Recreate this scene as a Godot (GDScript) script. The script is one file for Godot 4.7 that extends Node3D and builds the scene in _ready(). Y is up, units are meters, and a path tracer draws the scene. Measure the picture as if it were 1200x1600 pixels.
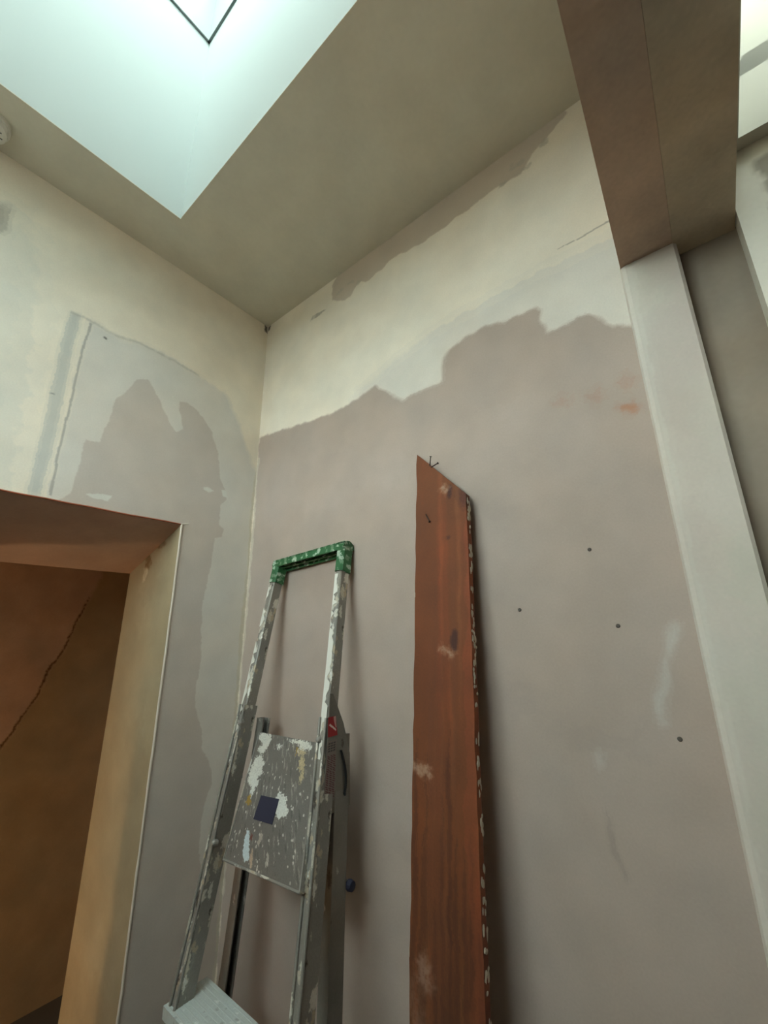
extends Node3D
# A half-renovated room: bare plaster walls, a rooflight shaft, a stepladder and a plank.
# World: the far corner of the room stands at x = 0, z = 0. The left wall is the plane x = 0, the back wall the plane z = 0.

const CEIL := 3.05
const WELL_X0 := 0.23
const WELL_X1 := 1.48
const WELL_Z0 := 0.578
const WELL_Z1 := 1.8
const WELL_TOP := 4.10
const ROOM_X := 2.7
const ROOM_Z := 2.05
const SOFFIT := 2.32
const BAY_CEIL := 2.46
const LINTEL := 1.915
const JAMB_Z := 0.315
const DOOR_Z1 := 1.12

# outlines of plaster, filler and stains, in metres on the wall (z, y on the left wall; x, y on the back wall)
const LEFT_BARE := [0.684, 1.947, 0.679, 2.074, 0.674, 2.149, 0.633, 2.156, 0.625, 2.227, 0.609, 2.34, 0.579, 2.384, 0.559, 2.443, 0.515, 2.466, 0.477, 2.413, 0.419, 2.323, 0.387, 2.294, 0.362, 2.31, 0.392, 2.426, 0.356, 2.438, 0.302, 2.417, 0.235, 2.344, 0.198, 2.256, 0.175, 2.153, 0.141, 2.098, 0.138, 2.066, 0.162, 2.029, 0.158, 1.946, 0.135, 1.93, 0.137, 1.894, 0.173, 1.883, 0.171, 1.824, 0.185, 1.679, 0.196, 1.605, 0.182, 1.479, 0.175, 1.399, 0.183, 1.323, 0.178, 1.24, 0.145, 1.162, 0.133, 1.095, 0.086, 1.014, 0.085, 0.967, 0.107, 0.911, 0.11, 0.823, 0.104, 0.735, 0.06, 0.68, 0.0, 0.66, 0.0, 0.0, 0.75, 0.0, 0.74, 1.9]
const LEFT_FILL := [0.737, 2.606, 0.702, 2.594, 0.629, 2.583, 0.531, 2.611, 0.427, 2.604, 0.3, 2.58, 0.196, 2.56, 0.127, 2.47, 0.049, 2.308, 0.0, 2.227, 0.0, 0.62, 0.3, 0.6, 0.75, 1.8, 0.745, 1.95]
const LEFT_GROOVE := [0.727, 2.59, 0.735, 2.456, 0.735, 2.288, 0.737, 2.07, 0.732, 1.93, 0.740, 1.93, 0.743, 2.07, 0.742, 2.288, 0.742, 2.456, 0.735, 2.59]
const LEFT_BAND := [0.796, 2.592, 0.763, 2.605, 0.766, 2.537, 0.756, 2.089, 0.763, 1.92, 0.794, 1.92, 0.794, 2.2, 0.798, 2.487]
const LEFT_EDGE := [0.796, 2.6, 0.724, 2.602, 0.646, 2.59, 0.565, 2.608, 0.426, 2.601, 0.322, 2.588, 0.322, 2.581, 0.426, 2.593, 0.565, 2.6, 0.646, 2.582, 0.724, 2.594, 0.796, 2.591]
const LEFT_MARKS := [[0.646, 1.957, 0.61, 1.97, 0.567, 1.973, 0.579, 1.95, 0.621, 1.948], [0.248, 2.09, 0.223, 2.099, 0.195, 2.086, 0.221, 2.075], [0.164, 2.102, 0.142, 2.103, 0.133, 2.073, 0.156, 2.073]]
const LEFT_BLUE := [1.35, 2.84, 0.953, 2.873, 0.879, 2.553, 0.83, 1.9, 1.35, 1.9]
const LEFT_SMUDGE := [1.031, 2.85, 1.005, 2.863, 1.002, 2.797, 1.012, 2.747, 1.1, 2.76, 1.1, 2.85]
const BACK_BARE := [0.0, 2.412, 0.051, 2.407, 0.124, 2.399, 0.368, 2.372, 0.54, 2.363, 0.627, 2.373, 0.725, 2.396, 0.829, 2.307, 0.856, 2.286, 0.937, 2.295, 1.013, 2.297, 1.014, 2.355, 1.031, 2.397, 1.092, 2.411, 1.161, 2.424, 1.224, 2.408, 1.332, 2.403, 1.349, 2.389, 1.34, 2.355, 1.357, 2.303, 1.4, 2.306, 1.463, 2.313, 1.479, 2.294, 1.497, 2.259, 1.516, 2.239, 1.56, 2.22, 1.7, 2.22, 1.7, 0.0, 0.0, 0.0]
const BACK_FILL := [0.61, 2.394, 0.709, 2.424, 0.832, 2.466, 0.999, 2.503, 1.168, 2.512, 1.326, 2.519, 1.46, 2.51, 1.549, 2.508, 1.7, 2.492, 1.7, 2.2, 0.7, 2.2]
const BACK_WHITE := [0.771, 2.37, 0.845, 2.392, 0.917, 2.439, 0.995, 2.427, 1.044, 2.404, 1.024, 2.376, 1.019, 2.292, 0.937, 2.295, 0.856, 2.286, 0.814, 2.316]
const BACK_WHITE_B := [1.271, 2.475, 1.366, 2.464, 1.449, 2.423, 1.525, 2.395, 1.7, 2.36, 1.7, 2.226, 1.516, 2.239, 1.497, 2.259, 1.479, 2.294, 1.463, 2.313, 1.4, 2.306, 1.357, 2.303, 1.34, 2.355, 1.332, 2.403]
const BACK_STAIN := [0.476, 2.936, 0.482, 3.022, 0.52, 3.06, 1.495, 3.06, 1.504, 3.036, 1.45, 3.005, 1.386, 2.975, 1.348, 2.919, 1.273, 2.935, 1.178, 2.928, 1.076, 2.921, 0.935, 2.918, 0.828, 2.94, 0.728, 2.916, 0.675, 2.916, 0.639, 2.94, 0.595, 2.892, 0.545, 2.895]
const BACK_CHIPS := [0.333, 2.9, 0.349, 2.925, 0.402, 2.918, 0.444, 2.912, 0.403, 2.9]
const BACK_CRACK := [1.415, 2.562, 1.475, 2.557, 1.56, 2.56, 1.56, 2.565, 1.475, 2.5615, 1.415, 2.5635]
const BACK_RUST := [[1.504, 2.095, 1.529, 2.088, 1.528, 2.059, 1.504, 2.062], [1.487, 2.023, 1.518, 2.018, 1.533, 2.01, 1.526, 1.993, 1.492, 2.002], [1.432, 2.084, 1.464, 2.082, 1.456, 2.042, 1.425, 2.054], [1.344, 2.097, 1.389, 2.087, 1.383, 2.066, 1.348, 2.079]]
const BACK_SMEARS := [[1.503, 1.51, 1.527, 1.522, 1.514, 1.479, 1.495, 1.429, 1.469, 1.321, 1.451, 1.319, 1.464, 1.379, 1.489, 1.454], [1.332, 1.25, 1.348, 1.252, 1.336, 1.22, 1.326, 1.221]]
const PLUGS := [1.381, 1.682, 1.199, 1.551, 1.415, 1.508, 1.49, 1.295]

var rng := RandomNumberGenerator.new()
var noise := FastNoiseLite.new()
var fine := FastNoiseLite.new()
var M := {}


func _ready() -> void:
	# ---------- camera, sky, exposure ----------
	var cam := Camera3D.new()
	cam.name = "camera"
	cam.fov = 2.0 * rad_to_deg(atan(800.0 / 647.2))
	cam.near = 0.02
	cam.position = Vector3(1.6006, 1.5, 1.0551)
	cam.rotation_degrees = Vector3(16.193, 38.396, -0.635)
	add_child(cam)
	var env := Environment.new()
	env.background_mode = Environment.BG_SKY
	var sm := ProceduralSkyMaterial.new()
	sm.sky_top_color = Color(0.90, 0.96, 0.95)
	sm.sky_horizon_color = Color(0.90, 0.96, 0.95)
	sm.ground_bottom_color = Color(0.30, 0.31, 0.29)
	sm.ground_horizon_color = Color(0.42, 0.44, 0.42)
	sm.sky_energy_multiplier = 1.0
	var sky := Sky.new()
	sky.sky_material = sm
	env.sky = sky
	env.tonemap_mode = Environment.TONE_MAPPER_LINEAR
	env.tonemap_exposure = 14.5
	env.sdfgi_enabled = true
	env.ssao_enabled = true
	env.ssil_enabled = true
	var we := WorldEnvironment.new()
	we.name = "world_environment"
	we.environment = env
	add_child(we)

	rng.seed = 7
	noise.seed = 3
	noise.frequency = 1.0
	noise.fractal_octaves = 4
	fine.seed = 11
	fine.frequency = 1.0
	fine.fractal_octaves = 3
	make_materials()
	build_shell()
	build_beam_and_pier()
	build_rooflight()
	build_side_room()
	build_right_bay()
	build_plank()
	build_ladder()
	build_small_things()


# ---------------------------------------------------------------- helpers
func c8(r: float, g: float, b: float) -> Color:
	return Color(r / 255.0, g / 255.0, b / 255.0)


func mat(key: String, col: Color, rough := 0.9, metal := 0.0) -> StandardMaterial3D:
	var m := StandardMaterial3D.new()
	m.resource_name = key
	m.albedo_color = col
	m.roughness = rough
	m.metallic = metal
	M[key] = m
	return m


func textured(key: String, img: Image, rough := 0.9, metal := 0.0, clamped := true) -> StandardMaterial3D:
	var m := mat(key, Color.WHITE, rough, metal)
	m.albedo_texture = ImageTexture.create_from_image(img)
	m.texture_repeat = not clamped
	return m


func st_new() -> SurfaceTool:
	var st := SurfaceTool.new()
	st.begin(Mesh.PRIMITIVE_TRIANGLES)
	return st


func commit(called: String, st: SurfaceTool, m: Material, parent: Node = self, kind := "") -> MeshInstance3D:
	st.generate_normals()
	var mi := MeshInstance3D.new()
	mi.name = called
	mi.mesh = st.commit()
	mi.material_override = null
	mi.mesh.surface_set_material(0, m)
	if kind:
		mi.set_meta("kind", kind)
	parent.add_child(mi, true)
	return mi


func tag(o: Node, label: String, category := "", group := "", kind := "") -> Node:
	o.set_meta("label", label)
	if category:
		o.set_meta("category", category)
	if group:
		o.set_meta("group", group)
	if kind:
		o.set_meta("kind", kind)
	return o


func base(called: String, at := Vector3.ZERO) -> Node3D:
	var o := Node3D.new()
	o.name = called
	add_child(o, true)
	o.position = at
	return o


# a quad whose corners run clockwise seen from the front
func quad(st: SurfaceTool, a: Vector3, b: Vector3, c: Vector3, d: Vector3, ua := Vector2.ZERO, ub := Vector2.ZERO, uc := Vector2.ZERO, ud := Vector2.ZERO) -> void:
	var p := [a, b, c, a, c, d]
	var u := [ua, ub, uc, ua, uc, ud]
	for i in 6:
		st.set_smooth_group(-1)
		st.set_uv(u[i])
		st.add_vertex(p[i])


# an axis-aligned box; the texture is laid on by position (plane "x": z,y - "z": x,y - "y": x,z), size in metres of the whole texture
func box(st: SurfaceTool, a: Vector3, b: Vector3, plane := "y", size := Vector2(1, 1)) -> void:
	var lo := Vector3(minf(a.x, b.x), minf(a.y, b.y), minf(a.z, b.z))
	var hi := Vector3(maxf(a.x, b.x), maxf(a.y, b.y), maxf(a.z, b.z))
	var v := []
	for i in 8:
		v.append(Vector3(hi.x if i & 1 else lo.x, hi.y if i & 2 else lo.y, hi.z if i & 4 else lo.z))
	var f := [[4, 6, 7, 5], [1, 3, 2, 0], [5, 7, 3, 1], [0, 2, 6, 4], [6, 2, 3, 7], [0, 4, 5, 1]]
	for q in f:
		var u := []
		for i in 4:
			var p: Vector3 = v[q[i]]
			var t := Vector2(p.x, -p.z)
			if plane == "x":
				t = Vector2(p.z, p.y)
			elif plane == "z":
				t = Vector2(p.x, p.y)
			u.append(Vector2(t.x / size.x, 1.0 - t.y / size.y))
		quad(st, v[q[0]], v[q[1]], v[q[2]], v[q[3]], u[0], u[1], u[2], u[3])


# a cross-section (points counter-clockwise in u,w) run straight from a to b; UV in metres
func extrude(st: SurfaceTool, prof: PackedVector2Array, a: Vector3, b: Vector3, u: Vector3, w: Vector3, scale_b := 1.0) -> void:
	var n := prof.size()
	var len := a.distance_to(b)
	var along := 0.0
	var flip := u.cross(w).dot(b - a) < 0.0
	var shift := a.y * 1.7 + a.x * 2.3
	for i in n:
		var p := prof[i]
		var q := prof[(i + 1) % n]
		var pa := a + u * p.x + w * p.y
		var qa := a + u * q.x + w * q.y
		var pb := b + (u * p.x + w * p.y) * scale_b
		var qb := b + (u * q.x + w * q.y) * scale_b
		var l := p.distance_to(q)
		var t := [Vector2(along, shift), Vector2(along + l, shift), Vector2(along + l, shift + len), Vector2(along, shift + len)]
		if flip:
			quad(st, pa, qa, qb, pb, t[0], t[1], t[2], t[3])
		else:
			quad(st, pa, pb, qb, qa, t[0], t[3], t[2], t[1])
		along += l
	var tri := Geometry2D.triangulate_polygon(prof)
	for k in range(0, tri.size(), 3):
		for e in 2:
			var order := [0, 1, 2] if (e == 0) != flip else [0, 2, 1]
			for j in order:
				var p: Vector2 = prof[tri[k + j]]
				st.set_smooth_group(-1)
				st.set_uv(p + Vector2(shift, shift))
				st.add_vertex((a + u * p.x + w * p.y) if e == 0 else (b + (u * p.x + w * p.y) * scale_b))


func rect_prof(w: float, h: float, ch := 0.002) -> PackedVector2Array:
	var x := w / 2.0
	var y := h / 2.0
	return PackedVector2Array([Vector2(x - ch, -y), Vector2(x, -y + ch), Vector2(x, y - ch), Vector2(x - ch, y), Vector2(-x + ch, y), Vector2(-x, y - ch), Vector2(-x, -y + ch), Vector2(-x + ch, -y)])


func round_prof(r: float, n := 12) -> PackedVector2Array:
	var p := PackedVector2Array()
	for i in n:
		p.append(Vector2(cos(TAU * i / n), sin(TAU * i / n)) * r)
	return p


# a U-section: web on -u side, two flanges running to +u
func channel_prof(w: float, h: float, t: float) -> PackedVector2Array:
	var x := w / 2.0
	var y := h / 2.0
	return PackedVector2Array([Vector2(-x, -y), Vector2(x, -y), Vector2(x, -y + t), Vector2(-x + t, -y + t), Vector2(-x + t, y - t), Vector2(x, y - t), Vector2(x, y), Vector2(-x, y)])


func lathe(st: SurfaceTool, prof: PackedVector2Array, at: Vector3, axis: Vector3, n := 20) -> void:
	var u := axis.cross(Vector3(0.31, 0.2, 0.93)).normalized()
	var w := axis.cross(u).normalized()
	for i in n:
		var a0 := TAU * i / n
		var a1 := TAU * (i + 1) / n
		var d0 := u * cos(a0) + w * sin(a0)
		var d1 := u * cos(a1) + w * sin(a1)
		for k in prof.size() - 1:
			var p := prof[k]
			var q := prof[k + 1]
			var pts := [at + axis * p.y + d0 * p.x, at + axis * q.y + d0 * q.x, at + axis * q.y + d1 * q.x, at + axis * p.y + d1 * p.x]
			quad(st, pts[0], pts[3], pts[2], pts[1])


func blob(st: SurfaceTool, at: Vector3, r: Vector3, n := 6) -> void:
	var rows := 4
	for i in rows:
		for j in n:
			var q := []
			for d in [[0, 0], [1, 0], [1, 1], [0, 1]]:
				var t: float = PI * (i + d[0]) / rows
				var a: float = TAU * (j + d[1]) / n
				var v := Vector3(sin(t) * cos(a), cos(t), sin(t) * sin(a))
				var k := 1.0 + 0.35 * noise.get_noise_3d(at.x * 90 + v.x * 1.3, at.y * 90 + v.y * 1.3, v.z * 1.3)
				q.append(at + v * r * k)
			quad(st, q[0], q[3], q[2], q[1])


# ---------------------------------------------------------------- painted surfaces
class Canvas:
	var w: int
	var h: int
	var size: Vector2
	var px: PackedFloat32Array
	var noise: FastNoiseLite
	var fine: FastNoiseLite

	func _init(metres: Vector2, per_metre: float, col: Color, n: FastNoiseLite, f: FastNoiseLite) -> void:
		size = metres
		w = int(metres.x * per_metre)
		h = int(metres.y * per_metre)
		noise = n
		fine = f
		px.resize(w * h * 3)
		for i in w * h:
			px[i * 3] = col.r
			px[i * 3 + 1] = col.g
			px[i * 3 + 2] = col.b

	# fill an outline given in metres; the edge wanders by `warp` metres and softens over `soft` metres; `cover` 0..1
	func fill(outline: Array, col: Color, warp := 0.006, soft := 0.003, cover := 1.0, patchy := 0.0, grain := 14.0) -> void:
		var per := w / size.x
		var pad := int((warp + soft) * per) + 3
		var poly := PackedVector2Array()
		var lo := Vector2(1e9, 1e9)
		var hi := Vector2(-1e9, -1e9)
		for i in range(0, outline.size(), 2):
			var p := Vector2(outline[i] * per, (size.y - outline[i + 1]) * per)
			poly.append(p)
			lo = lo.min(p)
			hi = hi.max(p)
		var x0 := int(lo.x) - 2 * pad
		var y0 := int(lo.y) - 2 * pad
		var mw := int(hi.x) + 2 * pad - x0 + 1
		var mh := int(hi.y) + 2 * pad - y0 + 1
		var mask := PackedByteArray()
		mask.resize(mw * mh)
		for y in mh:
			var yy := y0 + y + 0.5
			var xs := PackedFloat32Array()
			for i in poly.size():
				var a := poly[i]
				var b := poly[(i + 1) % poly.size()]
				if (a.y <= yy) != (b.y <= yy):
					xs.append(a.x + (yy - a.y) * (b.x - a.x) / (b.y - a.y))
			xs.sort()
			for i in range(0, xs.size() - 1, 2):
				for x in range(maxi(0, int(ceil(xs[i] - x0 - 0.5))), mini(mw, int(ceil(xs[i + 1] - x0 - 0.5)))):
					mask[y * mw + x] = 1
		var s := maxf(0.5, soft * per)
		var wp := warp * per
		for y in range(maxi(0, y0 + pad), mini(h, y0 + mh - pad)):
			for x in range(maxi(0, x0 + pad), mini(w, x0 + mw - pad)):
				var mx := x / per * grain
				var my := y / per * grain
				var n := noise.get_noise_2d(mx, my)
				var bx := x - x0 + wp * n
				var by := y - y0 + wp * noise.get_noise_2d(mx + 71.3, my + 19.7)
				var sum := 0
				for t in 5:
					var ix := int(bx + (s if t == 1 else -s if t == 2 else 0.0))
					var iy := int(by + (s if t == 3 else -s if t == 4 else 0.0))
					if ix >= 0 and iy >= 0 and ix < mw and iy < mh:
						sum += mask[iy * mw + ix]
				if sum:
					var a := sum / 5.0 * cover
					if patchy > 0.0:
						a *= clampf(1.0 - patchy + patchy * 2.2 * (0.5 + noise.get_noise_2d(mx * 1.7 + 5.0, my * 1.7)), 0.0, 1.0)
					var k := (y * w + x) * 3
					px[k] += (col.r - px[k]) * a
					px[k + 1] += (col.g - px[k + 1]) * a
					px[k + 2] += (col.b - px[k + 2]) * a

	# mottling of the whole surface
	func mottle(coarse: float, small: float) -> void:
		var per := w / size.x
		for y in h:
			for x in w:
				var n := 1.0 + coarse * noise.get_noise_2d(x / per * 5.0 + 31.0, y / per * 5.0) + small * fine.get_noise_2d(x / per * 160.0, y / per * 160.0)
				var t := coarse * 0.35 * noise.get_noise_2d(x / per * 3.0 + 90.0, y / per * 3.0 + 40.0)
				var k := (y * w + x) * 3
				px[k] *= n + t
				px[k + 1] *= n
				px[k + 2] *= n - t

	func image() -> Image:
		var d := PackedByteArray()
		d.resize(w * h * 3)
		for i in w * h * 3:
			d[i] = clampi(int(px[i] * 255.0 + 0.5), 0, 255)
		return Image.create_from_data(w, h, false, Image.FORMAT_RGB8, d)


func canvas(metres: Vector2, per_metre: float, col: Color) -> Canvas:
	return Canvas.new(metres, per_metre, col, noise, fine)


func star(cx: float, cy: float, rx: float, ry: float, n := 9, rough := 0.4) -> Array:
	var o := []
	for i in n:
		var a := TAU * i / n
		var k := 1.0 + rng.randf_range(-rough, rough)
		o.append(cx + cos(a) * rx * k)
		o.append(cy + sin(a) * ry * k)
	return o


func make_materials() -> void:
	var cream := c8(242, 232, 214)
	var filler := c8(222, 216, 206)
	var bare := c8(180, 164, 152)
	# left wall
	var cl := canvas(Vector2(1.5, CEIL), 460.0, cream)
	cl.fill(LEFT_BLUE, c8(216, 214, 203), 0.03, 0.05, 0.55)
	cl.fill(LEFT_SMUDGE, c8(160, 155, 145), 0.01, 0.012, 0.6)
	cl.fill(LEFT_FILL, filler, 0.012, 0.012, 0.95)
	cl.fill(LEFT_BAND, c8(190, 192, 186), 0.006, 0.008, 0.7)
	cl.fill(LEFT_GROOVE, c8(120, 116, 110), 0.0008, 0.0015, 0.36)
	cl.fill(LEFT_EDGE, c8(165, 160, 148), 0.004, 0.004, 0.4, 0.4)
	cl.fill(LEFT_BARE, c8(206, 195, 184), 0.007, 0.002)
	for p in LEFT_MARKS:
		cl.fill(p, c8(225, 222, 212), 0.004, 0.002)
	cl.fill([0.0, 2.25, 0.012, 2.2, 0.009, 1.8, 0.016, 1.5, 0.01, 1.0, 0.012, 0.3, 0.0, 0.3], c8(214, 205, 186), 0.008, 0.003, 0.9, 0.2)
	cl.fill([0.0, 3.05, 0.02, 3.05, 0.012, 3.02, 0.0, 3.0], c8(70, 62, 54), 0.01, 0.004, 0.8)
	cl.fill(star(0.68, 2.555, 0.006, 0.004), c8(120, 115, 108), 0.002, 0.002, 0.9)
	cl.fill(star(0.79, 2.27, 0.006, 0.003), c8(150, 150, 144), 0.002, 0.002, 0.9)
	cl.mottle(0.035, 0.02)
	textured("left_wall", cl.image(), 0.92)
	# back wall
	var cb := canvas(Vector2(1.7, CEIL), 460.0, cream)
	cb.fill(BACK_FILL, filler, 0.012, 0.03, 0.9)
	cb.fill(BACK_WHITE_B, c8(228, 222, 210), 0.02, 0.03, 0.6, 0.3)
	cb.fill(BACK_BARE, bare, 0.008, 0.006)
	cb.fill(BACK_WHITE, c8(222, 216, 204), 0.008, 0.01, 0.7, 0.2)
	cb.fill(BACK_STAIN, c8(208, 194, 178), 0.01, 0.003)
	for i in 9:
		cb.fill(star(rng.randf_range(0.5, 0.66) if i < 4 else rng.randf_range(1.25, 1.45), rng.randf_range(2.93, 2.99), 0.015, 0.012), c8(190, 182, 168), 0.012, 0.003, 0.6, 0.4)
	cb.fill(BACK_CHIPS, c8(172, 164, 150), 0.012, 0.003, 0.8, 0.4)
	cb.fill(BACK_CRACK, c8(130, 120, 106), 0.001, 0.001, 0.48)
	for p in BACK_RUST:
		cb.fill(p, c8(178, 138, 118), 0.018, 0.014, 0.5, 0.4, 22.0)
	cb.fill(BACK_RUST[1], c8(182, 128, 98), 0.012, 0.006, 0.6, 0.4, 22.0)
	for p in BACK_SMEARS:
		cb.fill(p, c8(200, 196, 188), 0.01, 0.008, 0.75, 0.3)
	cb.fill([1.335, 1.16, 1.345, 1.1, 1.36, 1.03, 1.352, 1.03, 1.333, 1.1], c8(150, 138, 128), 0.006, 0.006, 0.5, 0.3)
	for i in 14:
		var cx := rng.randf_range(0.3, 1.45)
		var cy := rng.randf_range(0.6, 2.2)
		cb.fill(star(cx, cy, rng.randf_range(0.03, 0.12), rng.randf_range(0.02, 0.06), 8), c8(188, 173, 162) if i % 2 else c8(168, 154, 145), 0.03, 0.03, 0.4, 0.4)
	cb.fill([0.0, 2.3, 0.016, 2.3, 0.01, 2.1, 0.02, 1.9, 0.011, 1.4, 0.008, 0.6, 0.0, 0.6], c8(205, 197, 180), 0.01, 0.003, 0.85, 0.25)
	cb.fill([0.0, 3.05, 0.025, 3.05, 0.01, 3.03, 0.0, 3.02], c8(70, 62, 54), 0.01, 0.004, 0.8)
	cb.mottle(0.035, 0.02)
	textured("back_wall", cb.image(), 0.92)
	# ceiling
	var cc := canvas(Vector2(1.6, 1.6), 120.0, c8(216, 210, 193))
	cc.mottle(0.03, 0.015)
	textured("ceiling_plaster", cc.image(), 0.95, 0.0, false)
	# pier of the removed wall
	var cp := canvas(Vector2(0.3, SOFFIT), 260.0, c8(210, 199, 187))
	for i in 26:
		cp.fill(star(rng.randf_range(0.0, 0.11), rng.randf_range(0.4, 2.3), 0.05, 0.09, 8), c8(200, 186, 176) if i % 2 else c8(200, 197, 182), 0.03, 0.03, 0.5)
	cp.fill([0.0, 2.32, 0.03, 2.32, 0.02, 2.2, 0.014, 0.0, 0.0, 0.0], c8(216, 210, 198), 0.004, 0.012, 0.6)
	cp.mottle(0.03, 0.02)
	textured("pier_plaster", cp.image(), 0.92)
	# recess beside the pier and the bay wall
	var cr := canvas(Vector2(0.3, 2.4), 160.0, c8(150, 137, 122))
	cr.mottle(0.08, 0.03)
	textured("recess_plaster", cr.image(), 0.95, 0.0, false)
	var cy2 := canvas(Vector2(1.6, 2.5), 160.0, c8(222, 217, 203))
	cy2.fill([0.045, 2.42, 0.15, 2.44, 0.3, 2.4, 0.32, 2.1, 0.16, 2.16, 0.075, 2.2, 0.05, 2.3], c8(160, 152, 138), 0.015, 0.006)
	cy2.fill([0.06, 1.95, 0.12, 2.0, 0.2, 1.8, 0.2, 1.2, 0.1, 1.3], c8(168, 158, 142), 0.02, 0.01)
	cy2.mottle(0.03, 0.02)
	textured("bay_plaster", cy2.image(), 0.92)
	# beam casing
	var cs := canvas(Vector2(0.6, 0.6), 200.0, c8(194, 168, 147))
	cs.mottle(0.12, 0.05)
	textured("beam_board", cs.image(), 0.95, 0.0, false)
	var co := canvas(Vector2(0.6, 0.6), 200.0, c8(192, 174, 150))
	co.mottle(0.12, 0.05)
	textured("beam_board_olive", co.image(), 0.95, 0.0, false)
	# doorway lining and the room behind
	var cj := canvas(Vector2(0.6, 2.2), 200.0, c8(168, 153, 122))
	for i in 16:
		cj.fill(star(rng.randf_range(0.0, 0.5), rng.randf_range(0.2, 1.9), 0.08, 0.1, 8), c8(156, 140, 110) if i % 2 else c8(178, 164, 134), 0.04, 0.03, 0.45)
	cj.fill(star(0.24, 1.8, 0.03, 0.035, 9), c8(120, 88, 52), 0.02, 0.006, 0.7, 0.4)
	cj.fill(star(0.26, 1.74, 0.022, 0.03, 9), c8(224, 210, 178), 0.02, 0.006, 0.6, 0.4)
	cj.fill(star(0.14, 1.855, 0.04, 0.015, 9), c8(110, 80, 50), 0.015, 0.006, 0.6, 0.4)
	cj.mottle(0.05, 0.02)
	textured("jamb_plaster", cj.image(), 0.93)
	var cv := canvas(Vector2(0.8, 0.8), 160.0, c8(192, 162, 144))
	cv.mottle(0.06, 0.03)
	textured("soffit_plaster", cv.image(), 0.95, 0.0, false)
	var cf := canvas(Vector2(2.6, 2.6), 200.0, c8(160, 136, 106))
	cf.fill([0.24, 1.86, 0.315, 1.62, 0.367, 1.421, 0.411, 1.336, 0.43, 1.241, 0.494, 1.091, 0.53, 1.03, 0.62, 0.9, 2.6, 0.7, 2.6, 2.6, 0.2, 2.6], c8(186, 154, 134), 0.01, 0.01, 0.9)
	cf.fill([0.29, 1.72, 0.315, 1.62, 0.367, 1.421, 0.411, 1.336, 0.43, 1.241, 0.494, 1.091, 0.53, 1.03, 0.536, 1.03, 0.5, 1.094, 0.435, 1.246, 0.417, 1.34, 0.372, 1.426, 0.32, 1.62], c8(70, 46, 28), 0.008, 0.002, 0.85)
	cf.mottle(0.08, 0.03)
	textured("far_plaster", cf.image(), 0.95)
	mat("bay_white", c8(206, 203, 190), 0.9)
	mat("plain_wall", c8(180, 166, 154), 0.93)
	mat("shaft_white", c8(204, 212, 209), 0.85)
	mat("bead_white", c8(226, 216, 200), 0.7)
	mat("bead_rust", c8(168, 92, 62), 0.8)
	mat("upvc", c8(188, 197, 193), 0.5)
	mat("gasket", c8(96, 104, 102), 0.7)
	mat("screed", c8(78, 73, 67), 0.95)
	mat("crust", c8(222, 220, 210), 0.8)
	mat("crumb", c8(196, 182, 162), 0.95)
	mat("white_plastic", c8(226, 224, 216), 0.5)
	mat("grille", c8(120, 118, 112), 0.6)
	mat("dark_plug", c8(88, 82, 76), 0.7)
	mat("nail", c8(58, 46, 40), 0.6, 0.5)
	mat("black_rubber", c8(26, 25, 26), 0.7)
	mat("navy", c8(40, 42, 62), 0.7)
	mat("brass", c8(190, 160, 90), 0.4, 0.8)
	var g := mat("glass", Color(0.9, 1.0, 0.97, 0.06), 0.02)
	g.transparency = BaseMaterial3D.TRANSPARENCY_ALPHA
	# the rooflight pane is dusty, so it lets less through
	var gd := mat("dusty_glass", Color(0.55, 0.62, 0.60, 0.26), 0.05)
	gd.transparency = BaseMaterial3D.TRANSPARENCY_ALPHA
	var lamp := mat("lamp_glow", c8(255, 190, 110), 0.5)
	lamp.emission_enabled = true
	lamp.emission = c8(255, 190, 120)
	lamp.emission_energy_multiplier = 2.0
	make_wood()
	make_ladder_materials()


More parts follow.
